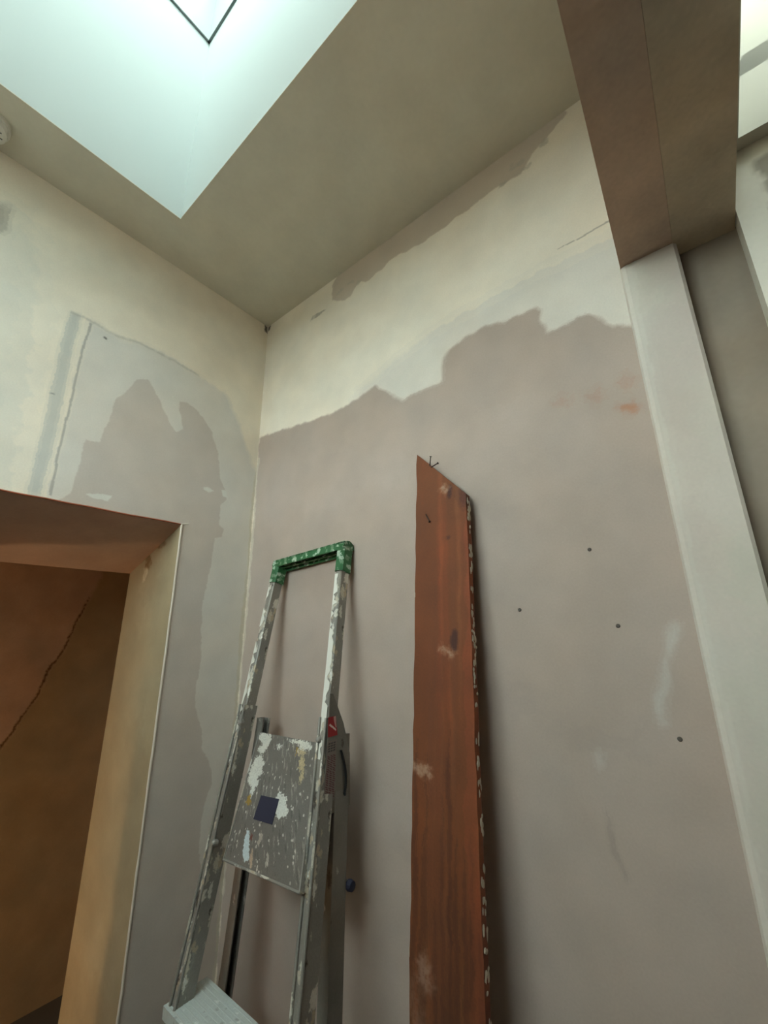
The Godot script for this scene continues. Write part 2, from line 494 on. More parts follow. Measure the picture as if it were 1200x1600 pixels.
func make_wood() -> void:
	var c := canvas(Vector2(0.2, 2.1), 420.0, c8(112, 60, 27))
	# grain: long streaks
	for i in 70:
		var x := rng.randf_range(-0.01, 0.2)
		var y := rng.randf_range(-0.3, 1.9)
		var l := rng.randf_range(0.25, 1.1)
		var t := rng.randf_range(0.002, 0.009)
		var d := rng.randf_range(-0.012, 0.012)
		var col := c8(112, 62, 36) if i % 3 == 0 else c8(140, 86, 46) if i % 3 == 1 else c8(136, 64, 30)
		c.fill([x, y, x + t, y + l * 0.3, x + d + t, y + l, x + d, y + l * 0.8], col, 0.006, 0.004, 0.4, 0.3, 9.0)
	# darker heartwood grain, denser towards the butt end
	for i in 46:
		var x := rng.randf_range(0.0, 0.19)
		var y := rng.randf_range(-0.2, 0.75)
		var l := rng.randf_range(0.3, 0.75)
		var t := rng.randf_range(0.003, 0.012)
		c.fill([x, y, x + t, y + l * 0.4, x + t * 0.7, y + l, x - 0.003, y + l * 0.7], c8(66, 34, 19), 0.007, 0.004, 0.5, 0.3, 9.0)
	# redder strip along one side, knots, smears of plaster
	c.fill([0.15, 0.0, 0.2, 0.0, 0.2, 1.95, 0.165, 1.95, 0.15, 1.2], c8(150, 70, 40), 0.02, 0.02, 0.45, 0.3, 6.0)
	c.fill([0.055, 0.0, 0.1, 0.0, 0.09, 1.3, 0.075, 1.75, 0.05, 1.2], c8(104, 58, 36), 0.02, 0.02, 0.5, 0.3, 6.0)
	for k in [[0.118, 1.89, 0.007, 0.022], [0.112, 1.755, 0.006, 0.006], [0.125, 1.48, 0.012, 0.03]]:
		c.fill(star(k[0], k[1], k[2], k[3], 9, 0.2), c8(66, 34, 26), 0.004, 0.004, 0.85)
	c.fill(star(0.162, 1.865, 0.02, 0.04), c8(78, 40, 34), 0.01, 0.012, 0.7)
	for k in [[0.098, 1.905, 0.016, 0.014], [0.112, 1.45, 0.022, 0.01], [0.03, 1.18, 0.03, 0.016], [0.09, 1.46, 0.01, 0.008]]:
		c.fill(star(k[0], k[1], k[2], k[3]), c8(206, 182, 166), 0.012, 0.006, 0.5, 0.5, 40.0)
	for i in 16:
		c.fill(star(rng.randf_range(0.0, 0.05), rng.randf_range(0.5, 0.86), 0.02, 0.03), c8(150, 118, 100), 0.014, 0.008, 0.3, 0.6, 50.0)
	c.mottle(0.1, 0.06)
	textured("plank_wood", c.image(), 0.75)


func make_ladder_materials() -> void:
	# aluminium sections under drips of paint; the image repeats every 0.5 m
	var c := canvas(Vector2(0.5, 0.5), 700.0, c8(150, 147, 140))
	for i in 60:
		var x := rng.randf_range(-0.02, 0.5)
		var y := rng.randf_range(-0.05, 0.5)
		c.fill([x, y, x + 0.006, y + 0.02, x + 0.004, y + rng.randf_range(0.05, 0.16), x - 0.003, y + 0.03], c8(120, 116, 110) if i % 2 else c8(176, 174, 168), 0.006, 0.003, 0.5, 0.4, 60.0)
	for i in 260:
		var s := rng.randf_range(0.002, 0.009)
		c.fill(star(rng.randf_range(0.0, 0.5), rng.randf_range(0.0, 0.5), s, s * rng.randf_range(1.0, 3.4)), [c8(226, 224, 214), c8(212, 206, 190), c8(238, 238, 232), c8(196, 182, 158)][i % 4], 0.006, 0.001, 0.95, 0.25, 90.0)
	for i in 40:
		var s := rng.randf_range(0.002, 0.006)
		c.fill(star(rng.randf_range(0.0, 0.5), rng.randf_range(0.0, 0.5), s, s * 2.0), c8(72, 64, 58), 0.005, 0.001, 0.8, 0.3, 90.0)
	c.mottle(0.06, 0.05)
	var m := textured("splashed_aluminium", c.image(), 0.5, 0.35, false)
	m.uv1_scale = Vector3(2, 2, 1)
	# bare sides and rear legs: fewer drips
	var d := canvas(Vector2(0.5, 0.5), 400.0, c8(132, 127, 119))
	for i in 34:
		var s := rng.randf_range(0.002, 0.007)
		d.fill(star(rng.randf_range(0.0, 0.5), rng.randf_range(0.0, 0.5), s, s * 3.0), c8(200, 194, 182) if i % 2 else c8(92, 82, 74), 0.006, 0.001, 0.8, 0.3, 90.0)
	d.mottle(0.1, 0.05)
	var md := textured("dull_aluminium", d.image(), 0.5, 0.45, false)
	md.uv1_scale = Vector3(2, 2, 1)
	# platform: 0.32 wide, 0.33 long
	var p := canvas(Vector2(0.32, 0.33), 1100.0, c8(118, 115, 109))
	for i in 230:
		var x := rng.randf_range(0.0, 0.32)
		var y := rng.randf_range(0.0, 0.33)
		var l := rng.randf_range(0.008, 0.035)
		p.fill([x, y, x + 0.0012, y + l * 0.5, x - l * 0.25, y + l, x - l * 0.25 - 0.001, y + l * 0.9], c8(172, 168, 158) if i % 3 else c8(90, 88, 84), 0.003, 0.0008, 0.6, 0.3, 120.0)
	for i in 150:
		var s := rng.randf_range(0.001, 0.0032)
		p.fill(star(rng.randf_range(0.0, 0.32), rng.randf_range(0.0, 0.33), s, s * 1.3), c8(214, 210, 200), 0.002, 0.0005, 0.9)
	var white := c8(222, 224, 216)
	for q in [[0.04, 0.315, 0.028, 0.014], [0.055, 0.298, 0.02, 0.014], [0.035, 0.284, 0.018, 0.008], [0.045, 0.25, 0.022, 0.016], [0.04, 0.222, 0.024, 0.018], [0.042, 0.2, 0.024, 0.012], [0.05, 0.176, 0.012, 0.016], [0.2, 0.16, 0.02, 0.026], [0.215, 0.148, 0.016, 0.012], [0.255, 0.318, 0.03, 0.009], [0.2, 0.322, 0.02, 0.004], [0.13, 0.3, 0.01, 0.005]]:
		p.fill(star(q[0], q[1], q[2] * 1.2, q[3] * 1.3), white, 0.01, 0.001, 1.0, 0.25, 110.0)
	for q in [[0.25, 0.298, 0.022, 0.01], [0.262, 0.27, 0.014, 0.018], [0.27, 0.24, 0.008, 0.016]]:
		p.fill(star(q[0], q[1], q[2], q[3]), c8(206, 190, 150), 0.01, 0.002, 0.9, 0.35, 110.0)
	for q in [[0.044, 0.148, 0.012, 0.014], [0.225, 0.3, 0.005, 0.012]]:
		p.fill(star(q[0], q[1], q[2], q[3]), c8(168, 136, 62), 0.008, 0.001, 0.95, 0.2, 110.0)
	p.fill([0.075, 0.085, 0.09, 0.08, 0.1, 0.05, 0.112, 0.02, 0.09, 0.012, 0.078, 0.03, 0.074, 0.06], c8(206, 222, 226), 0.006, 0.001, 1.0, 0.1, 110.0)
	p.fill([0.115, 0.05, 0.125, 0.03, 0.128, 0.005, 0.118, 0.006, 0.112, 0.03], c8(196, 172, 148), 0.005, 0.001, 0.9, 0.2, 110.0)
	p.fill([0.14, 0.09, 0.152, 0.085, 0.14, 0.055, 0.13, 0.06], c8(190, 180, 166), 0.005, 0.001, 0.8, 0.2, 110.0)
	p.fill([0.1, 0.08, 0.108, 0.075, 0.105, 0.062, 0.098, 0.066], c8(110, 56, 48), 0.005, 0.001, 0.8, 0.2, 110.0)
	p.fill([0.18, 0.05, 0.19, 0.045, 0.19, 0.02, 0.18, 0.022], c8(196, 190, 178), 0.005, 0.001, 0.8, 0.3, 110.0)
	p.mottle(0.06, 0.06)
	textured("platform_paint", p.image(), 0.55, 0.25)
	# tread top: ribbed aluminium, dusty
	var t := canvas(Vector2(0.5, 0.14), 500.0, c8(198, 206, 202))
	for i in 60:
		var s := rng.randf_range(0.002, 0.007)
		t.fill(star(rng.randf_range(0.0, 0.5), rng.randf_range(0.0, 0.14), s, s * 1.4), c8(232, 236, 232) if i % 2 else c8(166, 170, 166), 0.005, 0.001, 0.8, 0.3, 90.0)
	t.mottle(0.06, 0.06)
	textured("tread_top", t.image(), 0.55, 0.2)
	# green end cap with white splashes
	var g := canvas(Vector2(0.25, 0.25), 800.0, c8(44, 98, 56))
	for i in 190:
		var s := rng.randf_range(0.0015, 0.0085)
		g.fill(star(rng.randf_range(0.0, 0.25), rng.randf_range(0.0, 0.25), s * rng.randf_range(0.8, 2.0), s), c8(196, 208, 190) if i % 3 else c8(120, 148, 118), 0.005, 0.001, 0.85, 0.35, 110.0)
	g.mottle(0.08, 0.05)
	var mg := textured("green_plastic", g.image(), 0.6, 0.0, false)
	mg.uv1_scale = Vector3(4, 4, 1)
	# stickers (0.04 x 0.05 red, 0.04 x 0.13 text)
	var r := canvas(Vector2(0.04, 0.05), 1600.0, c8(160, 30, 38))
	r.fill([0.004, 0.03, 0.01, 0.034, 0.024, 0.026, 0.036, 0.016, 0.034, 0.011, 0.02, 0.022], c8(226, 204, 196), 0.001, 0.0006)
	r.fill([0.028, 0.05, 0.04, 0.05, 0.038, 0.02, 0.034, 0.02], c8(214, 190, 180), 0.001, 0.0006, 0.8)
	textured("red_sticker", r.image(), 0.5)
	var x := canvas(Vector2(0.04, 0.14), 1600.0, c8(136, 124, 118))
	for i in 4:
		for k in 3:
			x.fill([0.004 + k * 0.011, 0.132 - i * 0.006, 0.012 + k * 0.011, 0.133 - i * 0.006, 0.012 + k * 0.011, 0.136 - i * 0.006, 0.004 + k * 0.011, 0.135 - i * 0.006], c8(62, 60, 62), 0.001, 0.0004, 0.9)
	for i in 20:
		var yy := 0.104 - i * 0.005
		for k in 3:
			var xx := 0.003 + k * 0.012 + rng.randf_range(0.0, 0.003)
			x.fill([xx, yy, xx + 0.009, yy - 0.004, xx + 0.009, yy - 0.0015, xx, yy + 0.0022], c8(96, 46, 50), 0.001, 0.0004, 0.85)
	textured("text_sticker", x.image(), 0.6)


# ---------------------------------------------------------------- the setting
func build_shell() -> void:
	# floor
	var st := st_new()
	box(st, Vector3(-1.4, -0.15, -0.3), Vector3(ROOM_X + 0.3, 0, ROOM_Z + 0.3))
	tag(commit("floor", st, M.screed, self, "structure"), "bare grey screed floor of the room")
	# left wall, 0.42 thick, with the doorway
	var root := base("wall_left")
	tag(root, "left wall with cream paint, filler and bare plaster around the doorway", "", "", "structure")
	var ls := Vector2(1.5, CEIL)
	st = st_new()
	box(st, Vector3(-0.42, 0, -0.25), Vector3(0, CEIL, JAMB_Z), "x", ls)
	box(st, Vector3(-0.42, 0, DOOR_Z1), Vector3(0, CEIL, ROOM_Z + 0.25), "x", ls)
	# lintel with its underside falling away from the room
	var z0 := JAMB_Z
	var z1 := DOOR_Z1
	var yb := 1.765
	var f := func(p: Vector3) -> Vector2: return Vector2(p.z / 1.5, 1.0 - p.y / CEIL)
	var a := [Vector3(0, LINTEL, z0), Vector3(0, CEIL, z0), Vector3(0, CEIL, z1), Vector3(0, LINTEL, z1)]
	quad(st, a[3], a[2], a[1], a[0], f.call(a[3]), f.call(a[2]), f.call(a[1]), f.call(a[0]))
	quad(st, Vector3(-0.42, yb, z0), Vector3(-0.42, CEIL, z0), Vector3(-0.42, CEIL, z1), Vector3(-0.42, yb, z1))
	quad(st, Vector3(0, LINTEL, z0), Vector3(-0.42, yb, z0), Vector3(-0.42, yb, z1), Vector3(0, LINTEL, z1))
	commit("plaster_face", st, M.left_wall, root)
	# plaster linings of the doorway
	st = st_new()
	var q := [Vector3(0, 0, z0 + 0.004), Vector3(0, LINTEL - 0.004, z0 + 0.004), Vector3(-0.42, yb - 0.004, z0 + 0.004), Vector3(-0.42, 0, z0 + 0.004)]
	var g := func(p: Vector3) -> Vector2: return Vector2(-p.x / 0.6, 1.0 - p.y / 2.2)
	quad(st, q[0], q[3], q[2], q[1], g.call(q[0]), g.call(q[3]), g.call(q[2]), g.call(q[1]))
	quad(st, q[3], q[3] - Vector3(0, 0, 0.004), q[2] - Vector3(0, 0, 0.004), q[2])
	commit("jamb_lining", st, M.jamb_plaster, root)
	st = st_new()
	quad(st, Vector3(0, LINTEL - 0.004, z0), Vector3(0, LINTEL - 0.004, z1), Vector3(-0.42, yb - 0.004, z1), Vector3(-0.42, yb - 0.004, z0), Vector2(0, 0), Vector2(1, 0), Vector2(1, 0.6), Vector2(0, 0.6))
	commit("soffit_lining", st, M.soffit_plaster, root)
	# corner bead down the jamb, slightly wavy, and the rusty one along the lintel
	st = st_new()
	var y := 0.0
	var last := Vector3(0.001, 0, z0)
	while y < LINTEL - 0.01:
		y = minf(y + 0.06, LINTEL)
		var next := Vector3(0.001 + 0.0008 * noise.get_noise_1d(y * 9.0), y, z0 + 0.0022 * noise.get_noise_1d(y * 7.0 + 40.0))
		extrude(st, rect_prof(0.007, 0.007, 0.002), last, next, Vector3(1, 0, 0), Vector3(0, 0, 1))
		last = next
	commit("corner_bead", st, M.bead_white, root)
	st = st_new()
	last = Vector3(0.0, LINTEL, z0 - 0.002)
	for i in 13:
		var zz := z0 + (z1 - z0) * (i + 1) / 13.0
		var next := Vector3(0.0, LINTEL + 0.003 * noise.get_noise_1d(zz * 11.0), zz)
		extrude(st, rect_prof(0.006, 0.005, 0.0015), last, next, Vector3(1, 0, 0), Vector3(0, 1, 0))
		last = next
	commit("corner_bead", st, M.bead_rust, root)
	st = st_new()
	extrude(st, rect_prof(0.003, 0.006, 0.001), Vector3(0.001, LINTEL + 0.001, z0 + 0.004), Vector3(0.012, LINTEL + 0.004, z0 - 0.022), Vector3(0, 1, 0), Vector3(1, 0, 0.3).normalized())
	commit("torn_bead_end", st, M.bead_white, root)
	# back wall
	st = st_new()
	box(st, Vector3(-0.3, 0, -0.25), Vector3(1.7, CEIL, 0), "z", Vector2(1.7, CEIL))
	root = base("wall_back")
	tag(root, "back wall of bare pinkish plaster with white filler and cream paint above", "", "", "structure")
	commit("plaster_face", st, M.back_wall, root)
	for i in range(0, PLUGS.size(), 2):
		st = st_new()
		lathe(st, PackedVector2Array([Vector2(0.0, 0.0035), Vector2(0.003, 0.0033), Vector2(0.0044, 0.0015), Vector2(0.0046, -0.002)]), Vector3(PLUGS[i], PLUGS[i + 1], 0.0), Vector3(0.25, 0.1, 1).normalized(), 10)
		commit("screw_head", st, M.dark_plug, root)
	# ceiling with the hole of the light well
	st = st_new()
	var cs := Vector2(1.6, 1.6)
	var t := 0.0125
	var k := 0.003
	box(st, Vector3(-0.42, CEIL, -0.25), Vector3(WELL_X0, CEIL + k, ROOM_Z + 0.25), "y", cs)
	box(st, Vector3(WELL_X1, CEIL, -0.25), Vector3(1.78, CEIL + k, ROOM_Z + 0.25), "y", cs)
	box(st, Vector3(WELL_X0, CEIL, -0.25), Vector3(WELL_X1, CEIL + k, WELL_Z0), "y", cs)
	box(st, Vector3(WELL_X0, CEIL, WELL_Z1), Vector3(WELL_X1, CEIL + k, ROOM_Z + 0.25), "y", cs)
	box(st, Vector3(-0.42, CEIL + k, -0.25), Vector3(WELL_X0 - t, CEIL + 0.2, ROOM_Z + 0.25), "y", cs)
	box(st, Vector3(WELL_X1 + t, CEIL + k, -0.25), Vector3(1.78, CEIL + 0.2, ROOM_Z + 0.25), "y", cs)
	box(st, Vector3(WELL_X0 - t, CEIL + k, -0.25), Vector3(WELL_X1 + t, CEIL + 0.2, WELL_Z0 - t), "y", cs)
	box(st, Vector3(WELL_X0 - t, CEIL + k, WELL_Z1 + t), Vector3(WELL_X1 + t, CEIL + 0.2, ROOM_Z + 0.25), "y", cs)
	root = base("ceiling")
	tag(root, "plain warm grey ceiling cut open by the white light well", "", "", "structure")
	commit("plaster_face", st, M.ceiling_plaster, root)
	# white boards lining the well
	for b in [[Vector3(WELL_X0 - t, CEIL + k, WELL_Z0 - t), Vector3(WELL_X0, WELL_TOP, WELL_Z1 + t)], [Vector3(WELL_X1, CEIL + k, WELL_Z0 - t), Vector3(WELL_X1 + t, WELL_TOP, WELL_Z1 + t)], [Vector3(WELL_X0, CEIL + k, WELL_Z0 - t), Vector3(WELL_X1, WELL_TOP, WELL_Z0)], [Vector3(WELL_X0, CEIL + k, WELL_Z1), Vector3(WELL_X1, WELL_TOP, WELL_Z1 + t)]]:
		st = st_new()
		box(st, b[0], b[1])
		commit("well_board", st, M.shaft_white, root)
	# roof build-up around the well, so that light enters through the glass only
	st = st_new()
	for b in [[Vector3(WELL_X0 - 0.2, CEIL + 0.15, WELL_Z0 - 0.2), Vector3(WELL_X0 - t, WELL_TOP, WELL_Z1 + 0.2)], [Vector3(WELL_X1 + t, CEIL + 0.15, WELL_Z0 - 0.2), Vector3(WELL_X1 + 0.2, WELL_TOP, WELL_Z1 + 0.2)], [Vector3(WELL_X0 - 0.2, CEIL + 0.15, WELL_Z0 - 0.2), Vector3(WELL_X1 + 0.2, WELL_TOP, WELL_Z0 - t)], [Vector3(WELL_X0 - 0.2, CEIL + 0.15, WELL_Z1 + t), Vector3(WELL_X1 + 0.2, WELL_TOP, WELL_Z1 + 0.2)]]:
		box(st, b[0], b[1])
	commit("well_casing", st, M.plain_wall, root)
	# wall behind the camera, with a wide high window
	var wx0 := 0.08
	var wx1 := 1.5
	var wy0 := 2.02
	var wy1 := 3.0
	st = st_new()
	box(st, Vector3(-0.42, 0, ROOM_Z), Vector3(wx0, CEIL + 0.1, ROOM_Z + 0.25))
	box(st, Vector3(wx1, 0, ROOM_Z), Vector3(ROOM_X + 0.25, CEIL + 0.1, ROOM_Z + 0.25))
	box(st, Vector3(wx0, 0, ROOM_Z), Vector3(wx1, wy0, ROOM_Z + 0.25))
	box(st, Vector3(wx0, wy1, ROOM_Z), Vector3(wx1, CEIL + 0.1, ROOM_Z + 0.25))
	tag(commit("wall_front", st, M.plain_wall, self, "structure"), "plastered wall with a wide high window, facing the back wall")
	root = base("window_3")
	tag(root, "wide high window in the wall facing the back wall", "", "", "structure")
	st = st_new()
	for b in [[wx0, wy0, wx1, wy0 + 0.05], [wx0, wy1 - 0.05, wx1, wy1], [wx0, wy0, wx0 + 0.05, wy1], [wx1 - 0.05, wy0, wx1, wy1], [(wx0 + wx1) / 2 - 0.03, wy0, (wx0 + wx1) / 2 + 0.03, wy1]]:
		box(st, Vector3(b[0], b[1], ROOM_Z + 0.06), Vector3(b[2], b[3], ROOM_Z + 0.12))
	commit("frame", st, M.upvc, root)
	st = st_new()
	box(st, Vector3(wx0 + 0.02, wy0 + 0.02, ROOM_Z + 0.085), Vector3(wx1 - 0.02, wy1 - 0.02, ROOM_Z + 0.091))
	commit("pane", st, M.glass, root)


func build_beam_and_pier() -> void:
	# casing of the beam over the removed wall: underside at 2.32, side up to the ceiling
	var st := st_new()
	var s := Vector2(0.6, 0.6)
	var p := [Vector3(1.5555, SOFFIT, 0.0), Vector3(1.7675, SOFFIT, 0.0), Vector3(1.7675, SOFFIT, ROOM_Z), Vector3(1.6205, SOFFIT, ROOM_Z)]
	var f := func(v: Vector3) -> Vector2: return Vector2(v.x, v.z) / 0.6
	quad(st, p[0], p[1], p[2], p[3], f.call(p[0]), f.call(p[1]), f.call(p[2]), f.call(p[3]))
	var up := Vector3(0, CEIL + 0.1 - SOFFIT, 0)
	for i in 4:
		var a: Vector3 = p[i]
		var b: Vector3 = p[(i + 1) % 4]
		quad(st, a, a + up, b + up, b, Vector2(0, 0), Vector2(0, 1), Vector2(1, 1), Vector2(1, 0))
	var root := base("trim_1")
	tag(root, "brown boarded underside of the dropped beam above the pier", "", "", "structure")
	commit("casing", st, M.beam_board, root)
	# two boards under the beam, with a narrow joint between them
	for b in [[1.555, 1.660, 1.62, 1.673, "beam_board"], [1.6604, 1.768, 1.6734, 1.768, "beam_board_olive"]]:
		st = st_new()
		var c := [Vector3(b[0], SOFFIT - 0.006, 0.0), Vector3(b[1], SOFFIT - 0.006, 0.0), Vector3(b[3], SOFFIT - 0.006, ROOM_Z), Vector3(b[2], SOFFIT - 0.006, ROOM_Z)]
		quad(st, c[0], c[1], c[2], c[3], f.call(c[0]), f.call(c[1]), f.call(c[2]), f.call(c[3]))
		for i in 4:
			var v: Vector3 = c[i]
			var w: Vector3 = c[(i + 1) % 4]
			quad(st, v, v + Vector3(0, 0.006, 0), w + Vector3(0, 0.006, 0), w)
		commit("casing_board", st, M[b[4]], root)
	# pier: the end of the removed wall
	st = st_new()
	var prof := PackedVector2Array([Vector2(1.556, -0.02), Vector2(1.667, -0.02), Vector2(1.667, 0.094), Vector2(1.661, 0.1), Vector2(1.568, 0.1), Vector2(1.560, 0.097), Vector2(1.556, 0.088)])
	for i in prof.size():
		var a := prof[i]
		var b := prof[(i + 1) % prof.size()]
		var ua := (a.x - 1.556) / 0.3
		var ub := (b.x - 1.556) / 0.3
		quad(st, Vector3(a.x, 0, a.y), Vector3(b.x, 0, b.y), Vector3(b.x, SOFFIT, b.y), Vector3(a.x, SOFFIT, a.y), Vector2(ua, 1), Vector2(ub, 1), Vector2(ub, 0), Vector2(ua, 0))
	root = base("wall_pier")
	tag(root, "white skimmed pier standing under the end of the brown beam", "", "", "structure")
	commit("skim_face", st, M.pier_plaster, root)
	# shallow recess right of the pier
	st = st_new()
	box(st, Vector3(1.667, 0, -0.2), Vector3(1.77, SOFFIT, 0.055), "z", Vector2(0.3, 2.4))
	tag(commit("wall_recess", st, M.recess_plaster, self, "structure"), "narrow grey-brown plaster strip between the pier and the bay wall")


func build_rooflight() -> void:
	var root := base("window_1", Vector3(0, 0, 0))
	tag(root, "flat glass rooflight at the top of the white light well", "", "", "structure")
	var y0 := WELL_TOP
	# dark gasket ring, then the white kerb, then the glass
	var st := st_new()
	var g := 0.009
	for b in [[WELL_X0 - 0.02, WELL_Z0 - 0.02, WELL_X0 + g, WELL_Z1 + 0.02], [WELL_X1 - g, WELL_Z0 - 0.02, WELL_X1 + 0.02, WELL_Z1 + 0.02], [WELL_X0, WELL_Z0 - 0.02, WELL_X1, WELL_Z0 + g], [WELL_X0, WELL_Z1 - g, WELL_X1, WELL_Z1 + 0.02]]:
		box(st, Vector3(b[0], y0, b[1]), Vector3(b[2], y0 + 0.006, b[3]))
	commit("gasket", st, M.gasket, root)
	st = st_new()
	var lo := [Vector3(WELL_X0 + 0.004, y0 + 0.012, WELL_Z0 + 0.004), Vector3(WELL_X1 - 0.004, y0 + 0.012, WELL_Z0 + 0.004), Vector3(WELL_X1 - 0.004, y0 + 0.012, WELL_Z1 - 0.004), Vector3(WELL_X0 + 0.004, y0 + 0.012, WELL_Z1 - 0.004)]
	for i in 4:
		var a: Vector3 = lo[i]
		var b: Vector3 = lo[(i + 1) % 4]
		var up := Vector3(0, 0.4, 0)
		quad(st, a, b, b + up, a + up)
		var n := (b - a).cross(Vector3.UP).normalized() * 0.06
		quad(st, a - n, a - n + up, b - n + up, b - n)
		quad(st, a + up, b + up, b + up - n, a + up - n)
	commit("kerb", st, M.upvc, root)
	st = st_new()
	for b in [[WELL_X0 - 0.05, WELL_Z0 - 0.05, WELL_X0 + 0.03, WELL_Z1 + 0.05], [WELL_X1 - 0.03, WELL_Z0 - 0.05, WELL_X1 + 0.05, WELL_Z1 + 0.05], [WELL_X0, WELL_Z0 - 0.05, WELL_X1, WELL_Z0 + 0.03], [WELL_X0, WELL_Z1 - 0.03, WELL_X1, WELL_Z1 + 0.05]]:
		box(st, Vector3(b[0], y0 + 0.412, b[1]), Vector3(b[2], y0 + 0.45, b[3]))
	commit("frame", st, M.upvc, root)
	st = st_new()
	box(st, Vector3(WELL_X0 + 0.01, y0 + 0.425, WELL_Z0 + 0.01), Vector3(WELL_X1 - 0.01, y0 + 0.431, WELL_Z1 - 0.01))
	commit("pane", st, M.dusty_glass, root)


func build_side_room() -> void:
	var st := st_new()
	box(st, Vector3(-1.2, 0, -0.3), Vector3(-0.95, 2.6, 2.3), "x", Vector2(2.6, 2.6))
	tag(commit("wall_side_room", st, M.far_plaster, self, "structure"), "cracked brown plaster wall seen through the doorway")
	st = st_new()
	box(st, Vector3(-0.95, 0, -0.3), Vector3(-0.42, 2.6, -0.15))
	box(st, Vector3(-0.95, 0, 2.15), Vector3(-0.42, 2.6, 2.3))
	tag(commit("wall_side_room_end", st, M.plain_wall, self, "structure"), "end walls of the dark passage behind the doorway")
	st = st_new()
	box(st, Vector3(-1.2, 2.45, -0.3), Vector3(-0.42, 2.6, 2.3))
	tag(commit("ceiling_side_room", st, M.plain_wall, self, "structure"), "low ceiling of the dark passage behind the doorway")
	# warm lamp standing on the floor of the passage
	var root := base("work_lamp", Vector3(-0.68, 0, 1.85))
	tag(root, "small warm bulb lamp standing on the passage floor", "lamp")
	st = st_new()
	lathe(st, PackedVector2Array([Vector2(0.0, 0.0), Vector2(0.07, 0.0), Vector2(0.07, 0.012), Vector2(0.02, 0.025), Vector2(0.012, 0.2), Vector2(0.018, 0.24), Vector2(0.018, 0.27), Vector2(0.0, 0.272)]), Vector3.ZERO, Vector3.UP)
	commit("stand", st, M.black_rubber, root)
	st = st_new()
	var prof := PackedVector2Array()
	for i in 13:
		var a := PI * i / 12.0
		prof.append(Vector2(maxf(sin(a), 0.0) * 0.032, 0.272 + 0.034 - cos(a) * 0.034))
	lathe(st, prof, Vector3.ZERO, Vector3.UP)
	commit("bulb", st, M.lamp_glow, root)
	var l := OmniLight3D.new()
	l.name = "bulb_light"
	l.light_color = c8(255, 220, 170)
	l.light_energy = 0.034
	l.light_size = 0.03
	l.omni_range = 8.0
	l.omni_attenuation = 2.0
	l.shadow_enabled = true
	l.position = Vector3(0, 0.306, 0)
	root.add_child(l)


func build_right_bay() -> void:
	var st := st_new()
	box(st, Vector3(1.77, 0, -0.2), Vector3(ROOM_X + 0.25, BAY_CEIL + 0.1, 0.1), "z", Vector2(1.6, 2.5))
	# shift the texture so that its left edge lies at x = 1.77
	var m := M.bay_plaster as StandardMaterial3D
	m.uv1_offset = Vector3(-1.77 / 1.6, 0, 0)
	tag(commit("wall_bay", st, m, self, "structure"), "white painted bay wall with a grey plaster patch right of the pier")
	var x0 := 1.80
	var x1 := 2.2
	var z0 := 0.13
	var z1 := 0.75
	st = st_new()
	box(st, Vector3(1.768, BAY_CEIL, -0.2), Vector3(x0, BAY_CEIL + 0.2, ROOM_Z + 0.25))
	box(st, Vector3(x1, BAY_CEIL, -0.2), Vector3(ROOM_X + 0.25, BAY_CEIL + 0.2, ROOM_Z + 0.25))
	box(st, Vector3(x0, BAY_CEIL, -0.2), Vector3(x1, BAY_CEIL + 0.2, z0))
	box(st, Vector3(x0, BAY_CEIL, z1), Vector3(x1, BAY_CEIL + 0.2, ROOM_Z + 0.25))
	for b in [[x0 - 0.1, z0 - 0.1, x0, z1 + 0.1], [x1, z0 - 0.1, x1 + 0.1, z1 + 0.1], [x0, z0 - 0.1, x1, z0], [x0, z1, x1, z1 + 0.1]]:
		box(st, Vector3(b[0], BAY_CEIL + 0.15, b[1]), Vector3(b[2], BAY_CEIL + 0.55, b[3]))
	tag(commit("ceiling_bay", st, M.bay_white, self, "structure"), "lower white ceiling of the bay beyond the beam")
	var root := base("window_2")
	tag(root, "white framed rooflight in the low ceiling of the bay", "", "", "structure")
	st = st_new()
	var y0 := BAY_CEIL + 0.55
	for b in [[x0 - 0.06, z0 - 0.06, x0 + 0.03, z1 + 0.06], [x1 - 0.03, z0 - 0.06, x1 + 0.06, z1 + 0.06], [x0, z0 - 0.06, x1, z0 + 0.03], [x0, z1 - 0.03, x1, z1 + 0.06]]:
		box(st, Vector3(b[0], y0, b[1]), Vector3(b[2], y0 + 0.05, b[3]))
	commit("frame", st, M.upvc, root)
	st = st_new()
	box(st, Vector3(x0 + 0.02, y0 + 0.02, z0 + 0.02), Vector3(x1 - 0.02, y0 + 0.026, z1 - 0.02))
	commit("pane", st, M.glass, root)
	st = st_new()
	box(st, Vector3(ROOM_X, 0, -0.2), Vector3(ROOM_X + 0.25, BAY_CEIL + 0.2, ROOM_Z + 0.25))
	tag(commit("wall_right", st, M.plain_wall, self, "structure"), "plain plastered right wall of the bay")


